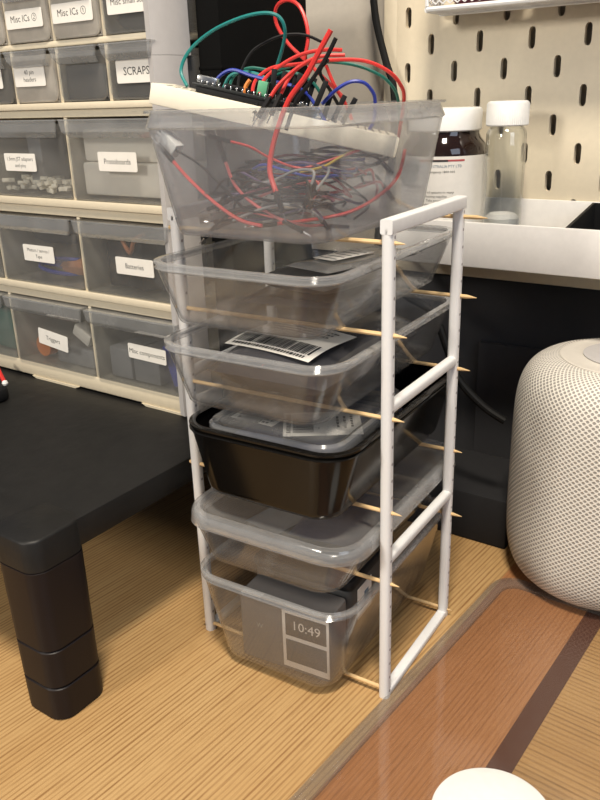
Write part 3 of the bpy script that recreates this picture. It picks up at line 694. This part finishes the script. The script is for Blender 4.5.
q.box(xa, xb, YP, YP+TP, za-9, za, .8); q.box(xa, xb, YP, YP+TP, zb_, zb_+10, .8)
q.build('border', M['peg'], pg)
for x_ in (xa-6, xb+6):
    for z_ in (za+10, zb_-10):
        q = MB(); q.box(x_-5, x_+5, YP+TP+.1, YW-1.6, z_-8, z_+8, .5); q.build('wall_spacer', M['peg'], pg)
# tray hung on it
tr = thing('pegboard_tray', 'long white ledge tray hung low on the pegboard', 'tray', (0, 0, 0))
tx0, tx1, ty0 = -112, 230, 202
q = MB(); q.box(tx0, tx1, ty0, ty0+2, 219, 251.3, .8); q.build('front_lip', M['tray'], tr)
q = MB(); q.box(tx0, tx1, ty0+2.1, YP-2.6, 219.5, 221.5, .4); q.build('tray_floor', M['tray'], tr)
q = MB(); q.box(tx0, tx1, YP-2.5, YP-.6, 219, 260, .6); q.build('back_lip', M['tray'], tr)
q = MB(); q.box(tx0-2, tx0-.1, ty0, YP-.6, 219, 251, .6); q.build('end_wall', M['tray'], tr)
# brown glass jar
jx, jy = -84, 240
jr = thing('glass_jar', 'dark brown glass jar with white ribbed cap and printed label in tray', 'jar', (jx, jy, 221.7), R(20))
q = MB(); q.lathe([(24, 0), (31, .5), (32, 4), (32, 74), (31, 80), (27, 85), (25.5, 88), (25.5, 92)], 48); q.build('glass_body', M['amber'], jr)
q = MB(); prof = []
def ribbed(q, r0, z0, z1, n=60):
    lo = []
    for z, dr2 in ((z0, -.8), (z0+.8, 0), (z1-2, 0), (z1-.5, -.8), (z1, -2.2)):
        lo.append([((r0+dr2+(.3 if k % 2 else 0)*(1 if dr2 == 0 else 0))*math.cos(2*math.pi*k/(2*n)), (r0+dr2+(.3 if k % 2 else 0)*(1 if dr2 == 0 else 0))*math.sin(2*math.pi*k/(2*n)), z) for k in range(2*n)])
    q.loft(lo)
ribbed(q, 26.8, 90, 106, 80); q.build('cap', M['cap'], jr)
q = MB()
def cyl_patch(q, r, a0, a1, z0, z1, mi, n=1):
    n = max(1, int((a1-a0)/R(5))); lo = [q.pt((r*math.cos(a0+(a1-a0)*k/n), r*math.sin(a0+(a1-a0)*k/n), z0)) for k in range(n+1)]; hi = [q.pt((r*math.cos(a0+(a1-a0)*k/n), r*math.sin(a0+(a1-a0)*k/n), z1)) for k in range(n+1)]
    for k in range(n): q.face((lo[k], lo[k+1], hi[k+1], hi[k]), mi)
def cyl_text(q, body, size, a0, z, r, mi):
    cu = bpy.data.curves.new('t', 'FONT'); cu.body = body; cu.size = size; cu.resolution_u = 1
    o = bpy.data.objects.new('t', cu); me = bpy.data.meshes.new_from_object(o); base = len(q.v)
    for v in me.vertices:
        a = a0+v.co.x/r; q.v.append(Vector((r*math.cos(a), r*math.sin(a), z+v.co.y)))
    for p in me.polygons: q.face([base+i for i in p.vertices], mi)
    bpy.data.objects.remove(o); bpy.data.curves.remove(cu); bpy.data.meshes.remove(me)
ca0 = R(-152); rr = 32.45
cyl_patch(q, 32.25, R(-200), R(10), 4, 73.5, 0)
cyl_patch(q, 32.4, R(-118), R(-58), 70, 71.3, 2); cyl_patch(q, 32.5, R(-104), R(-80), 69.9, 71.2, 1)
for z, s_, tx, mi, a0_ in ((65.8, 2.7, 'FISHER SCIENTIFIC AUSTRALIA PTY LTD', 4, -146), (62, 2.5, 'A.C.N. 002 136 062, Emergency 1800 000', 1, -146), (58, 2.2, 'only', 1, -146), (51.5, 2.7, 'Airtight and sealed', 1, -148),
                      (47.6, 2.5, 'a hydroquinone flavoured systems to many', 1, -148), (44.7, 2.5, 'colours produce and cleaning supplies', 1, -148), (41.8, 2.5, 'the glycine equivalent. Take precautions', 1, -148), (38.9, 2.5, 'of photosensitive substances throughout', 1, -148), (35.4, 2.3, 'store', 1, -148), (33.5, 2.2, 'mL', 1, -72), (31, 2.2, '500', 1, -72), (28, 2.2, 'CAS', 1, -72)):
    ca0 = R(a0_)
    cyl_text(q, tx, s_, ca0, z, rr, mi)
cyl_patch(q, 32.45, R(-70), R(-25), 10.5, 11.3, 3)
q.build('paper_label', [M['paper'], M['ink'], M['pink'], M['yellow'], M['ink_blue']], jr)
# empty-looking glass vial
vx, vy = -32, 230
vl = thing('glass_vial', 'clear glass vial with white screw cap and white crystals in tray', 'vial', (vx, vy, 221.7))
q = MB(); q.loft([[(r*math.cos(2*math.pi*k/40), r*math.sin(2*math.pi*k/40), z) for k in range(40)] for r, z in ((10, 0), (13.2, .6), (14, 2), (14, 88), (13, 91), (11.2, 93), (11.2, 98), (10.2, 98), (10.2, 93), (12.2, 90.5), (13, 87), (13, 3), (12, 1.8), (8, 1.4))]); q.build('glass_body', M['glass'], vl)
q = MB(); ribbed(q, 14.4, 93.5, 110, 60); q.build('cap', M['cap'], vl)
q = MB(); q.lathe([(10, 2), (12.7, 3.2), (12.8, 30), (9, 33), (4, 31.5)], 30); single(q, 'crystal_fill', M['crystal'], 'white crystals filling the bottom of the glass vial', 'crystals', (vx, vy, 221.8), kind='stuff')
# black bin in the tray
bn = thing('parts_bin', 'black slope-fronted bin in the tray at the right edge', 'bin', (62, 238, 221.7))
q = MB(); q.loft([[(-38, -33, 0), (70, -33, 0), (70, 33, 0), (-38, 33, 0)], [(-41, -33, 28), (70, -33, 28), (70, 33, 38), (-41, 33, 38)], [(-39, -31, 28), (68, -31, 28), (68, 31, 38), (-39, 31, 38)], [(-36, -30, 2), (67, -30, 2), (67, 31, 2), (-36, 31, 2)]]); q.build('body', M['black'], bn)

# wire mesh basket
bk = thing('mesh_basket', 'white diamond-mesh basket hung on the pegboard near the top edge', 'basket', (0, 0, 0))
bp_ = P(500, 8, 268); bz = bp_.z; bx0 = P(448, 8, 268).x; bx1 = bx0+190; by0 = 233; by1 = 268; bh = 90
q = MB(); tube = q.tube
def lattice(q, f, w, h, p=5.5, pz=4.4):
    nx, nz = int(w/p), int(h/pz)
    for i in range(nx):
        for j in range(nz):
            x0_, x1_, xm = i*p, (i+1)*p, (i+.5)*p; z0_, z1_, zm = j*pz, (j+1)*pz, (j+.5)*pz
            for a_, b_ in (((x0_, zm), (xm, z1_)), ((xm, z1_), (x1_, zm)), ((x1_, zm), (xm, z0_)), ((xm, z0_), (x0_, zm))):
                q.tube([f(*a_), f(*b_)], .55, 4, cap=False)
wd, dp = bx1-bx0, by1-by0
lattice(q, lambda u, v: (bx0+4+u, by0, bz+3+v), wd-8, 56); q.build('front_mesh', M['white'], bk, smooth=0)
q = MB(); lattice(q, lambda u, v: (bx0+4+u, by0+2+v, bz), wd-8, dp-4); q.build('bottom_mesh', M['white'], bk, smooth=0)
q = MB(); lattice(q, lambda u, v: (bx0, by0+4+u, bz+3+v), dp-8, 56); q.build('side_mesh', M['white'], bk, smooth=0)
q = MB(); q.tube(smoothpath([(bx1, by1, bz), (bx0+10, by1, bz), (bx0+3, by1-3, bz), (bx0, by1-10, bz), (bx0, by0, bz)], 5), 2.2, 8); q.tube([(bx0, by0, bz), (bx1, by0, bz)], 1.8, 8); q.tube([(bx0, by0, bz+2), (bx0-2, by0, bz+60)], 1.4, 6); q.tube([(bx1, by0, bz+60), (bx0-2, by0, bz+60), (bx0-2, by1, bz+60)], 1.8, 8); q.build('wire_frame', M['white'], bk)
q = MB(); q.tube([(bx0+30, by1-1, bz+60), (bx0+30, YP-1, bz+60)], 1.5, 6); q.tube([(bx0+120, by1-1, bz+60), (bx0+120, YP-1, bz+60)], 1.5, 6); q.tube([(bx0-2, by1, bz+60), (bx1, by1, bz+60)], 1.5, 6); q.build('hook', M['white'], bk)
for k, (xx, mt, l_) in enumerate(((35, 'wine', 'dark red pouch at the left inside the mesh basket'), (95, 'purple', 'dark purple pouch in the middle of the mesh basket'), (150, 'wine', 'dark red pouch towards the right inside the mesh basket'))):
    q = MB(); pillow(q, 0, 0, 27, 14, 0, 40, 0, 2); single(q, 'pouch', M[mt], l_, 'pouch', (bx0+xx, by0+18, bz+1))

# ------------------------------------------------------------------ speaker
spk = thing('smart_speaker', 'rounded white mesh-covered speaker on the desk under the tray', 'speaker', (72.5, 200, 0))
Rm, H, n1, m1 = 71., 170., 5.28, 5.84
NS, NV = 128, 72
verts = []; faces = []
prof = []
for k in range(NV+1):
    u = -1+2*k/NV; z_ = math.copysign(1-(1-abs(u))**2.2, u) if abs(u) > 0 else 0
    r_ = Rm*max(0, 1-abs(z_)**n1)**(1/m1); prof.append((max(r_, 0), H/2+z_*H/2))
prof = [(r_, z_) for r_, z_ in prof if r_ > 38]
arc = [0]
for (a_, b_) in zip(prof[:-1], prof[1:]): arc.append(arc[-1]+math.hypot(a_[0]-b_[0], a_[1]-b_[1]))
for r_, z_ in prof:
    for k in range(NS+1): a = 2*math.pi*k/NS; verts.append((r_*math.cos(a)*MM, r_*math.sin(a)*MM, z_*MM))
for i in range(len(prof)-1):
    for k in range(NS): a = i*(NS+1)+k; faces.append((a, a+1, a+NS+2, a+NS+1))
me = bpy.data.meshes.new('mesh_cover'); me.from_pydata(verts, [], faces); uvl = me.uv_layers.new(name='UVMap')
for p in me.polygons:
    for li in p.loop_indices:
        vi = me.loops[li].vertex_index; i, k = divmod(vi, NS+1); uvl.data[li].uv = (k/NS, arc[i]/220)
me.materials.append(M['knit']); me.shade_smooth(); o = bpy.data.objects.new('mesh_cover', me); COL.objects.link(o); o.parent = spk
rt, zt_ = prof[-1]
q = MB(); q.loft([[(r_*math.cos(2*math.pi*k/64), r_*math.sin(2*math.pi*k/64), z_) for k in range(64)] for r_, z_ in ((rt-1.5, zt_-1.5), (rt+1.6, zt_-.4), (rt+1.8, zt_+.4), (rt, zt_+.8), (rt-2, zt_+.2), (rt-8, zt_+.6), (10, zt_+.9))]); q.build('top_ring', M['knit_top'], spk)
q = MB(); q.lathe([(20, zt_+1), (28, zt_+1.1), (28, zt_+1.6), (20, zt_+1.8)], 48); q.build('touch_panel', M['beige_grey'], spk)
rb, zb2 = prof[0]; q = MB(); q.lathe([(rb-6, .0), (rb, .3), (rb+1.5, zb2+.5)], 64); q.build('base', M['knit_top'], spk)

# black cable
pth = [P(371, -30, 268), P(376, 20, 266), P(386, 62, 264), P(394, 92, 262), P(393, 150, 262), P(381, 215, 255), P(379, 250, 225), P(400, 290, 196), P(432, 312, 184), P(446, 345, 180), P(458, 378, 180), P(482, 405, 182), P(505, 421, 184)]
o0 = pth[-1]; q = MB(); q.tube([p-o0 for p in smoothpath(pth, 6)], 3.0, 10)
single(q, 'power_cable', M['cable'], 'thick black cable hanging past the pegboard edge to the speaker', 'cable', o0)

# white round lid at the bottom edge
q = MB(); q.lathe([(24, 0), (29, .4), (29.8, 2), (29.8, 8), (29.3, 9.2), (28.1, 9.8), (10, 10)], 72)
single(q, 'round_lid', M['cap'], 'plain white round disc lying on the clear sheet at the front edge', 'disc', (90, -56, 2.7))
# small dark gadget at the left edge
gd = thing('cable_end', 'black gadget with a red lead and white tip lying on the riser', 'connector', PZ(-2, 401, ZR+.3))
g0 = PZ(-2, 401, ZR+.3)
q = MB(); q.rbox(-6, 0, 13, 9, 0, 11, 6, 3); q.build('body', M['black'], gd)
t0 = PZ(5, 383, ZR+3.2)-g0
q = MB(); q.tube(smoothpath([t0+Vector((-24, 10, 12)), t0+Vector((-11, 4, 6)), t0], 5), 1.8, 7); q.build('lead', M['red'], gd)
q = MB(); q.lathe([(.5, -2.4), (2, -1.7), (2.6, 0), (2, 1.7), (.5, 2.4)], 14)
for i, v in enumerate(q.v): q.v[i] = v+t0
q.build('tip', M['cap'], gd)

# ------------------------------------------------------------------ light
def area(name, loc, target, size, power, col, sy=None):
    l = bpy.data.lights.new(name, 'AREA'); l.size = size; l.energy = power; l.color = col
    if sy: l.shape = 'RECTANGLE'; l.size_y = sy
    o = bpy.data.objects.new(name, l); COL.objects.link(o); o.location = loc
    o.rotation_euler = (Vector(target)-Vector(loc)).to_track_quat('-Z', 'Y').to_euler(); return o
area('ceiling_lamp', (.26, -.50, 1.6), (-.02, .08, .12), .22, 34, (1, .89, .74))
area('room_lamp', (-.36, -1.20, .74), (-.05, .15, .25), .20, 11, (1, .92, .80))
area('window_light', (1.6, -.9, 1.1), (0, .1, .2), .9, 9, (.74, .84, 1))
w = bpy.data.worlds.new('world'); SC.world = w; w.use_nodes = True
wb = w.node_tree.nodes['Background']; wb.inputs[0].default_value = (.80, .86, 1, 1); wb.inputs[1].default_value = .17
SC.view_settings.view_transform = 'Standard'; SC.view_settings.look = 'None'; SC.view_settings.gamma = 1; SC.view_settings.exposure = -.2
SC.view_settings.use_curve_mapping = False
SC.cycles.transparent_max_bounces = 48; SC.cycles.max_bounces = 10; SC.cycles.caustics_reflective = False; SC.cycles.caustics_refractive = False
SC.cycles.use_denoising = True
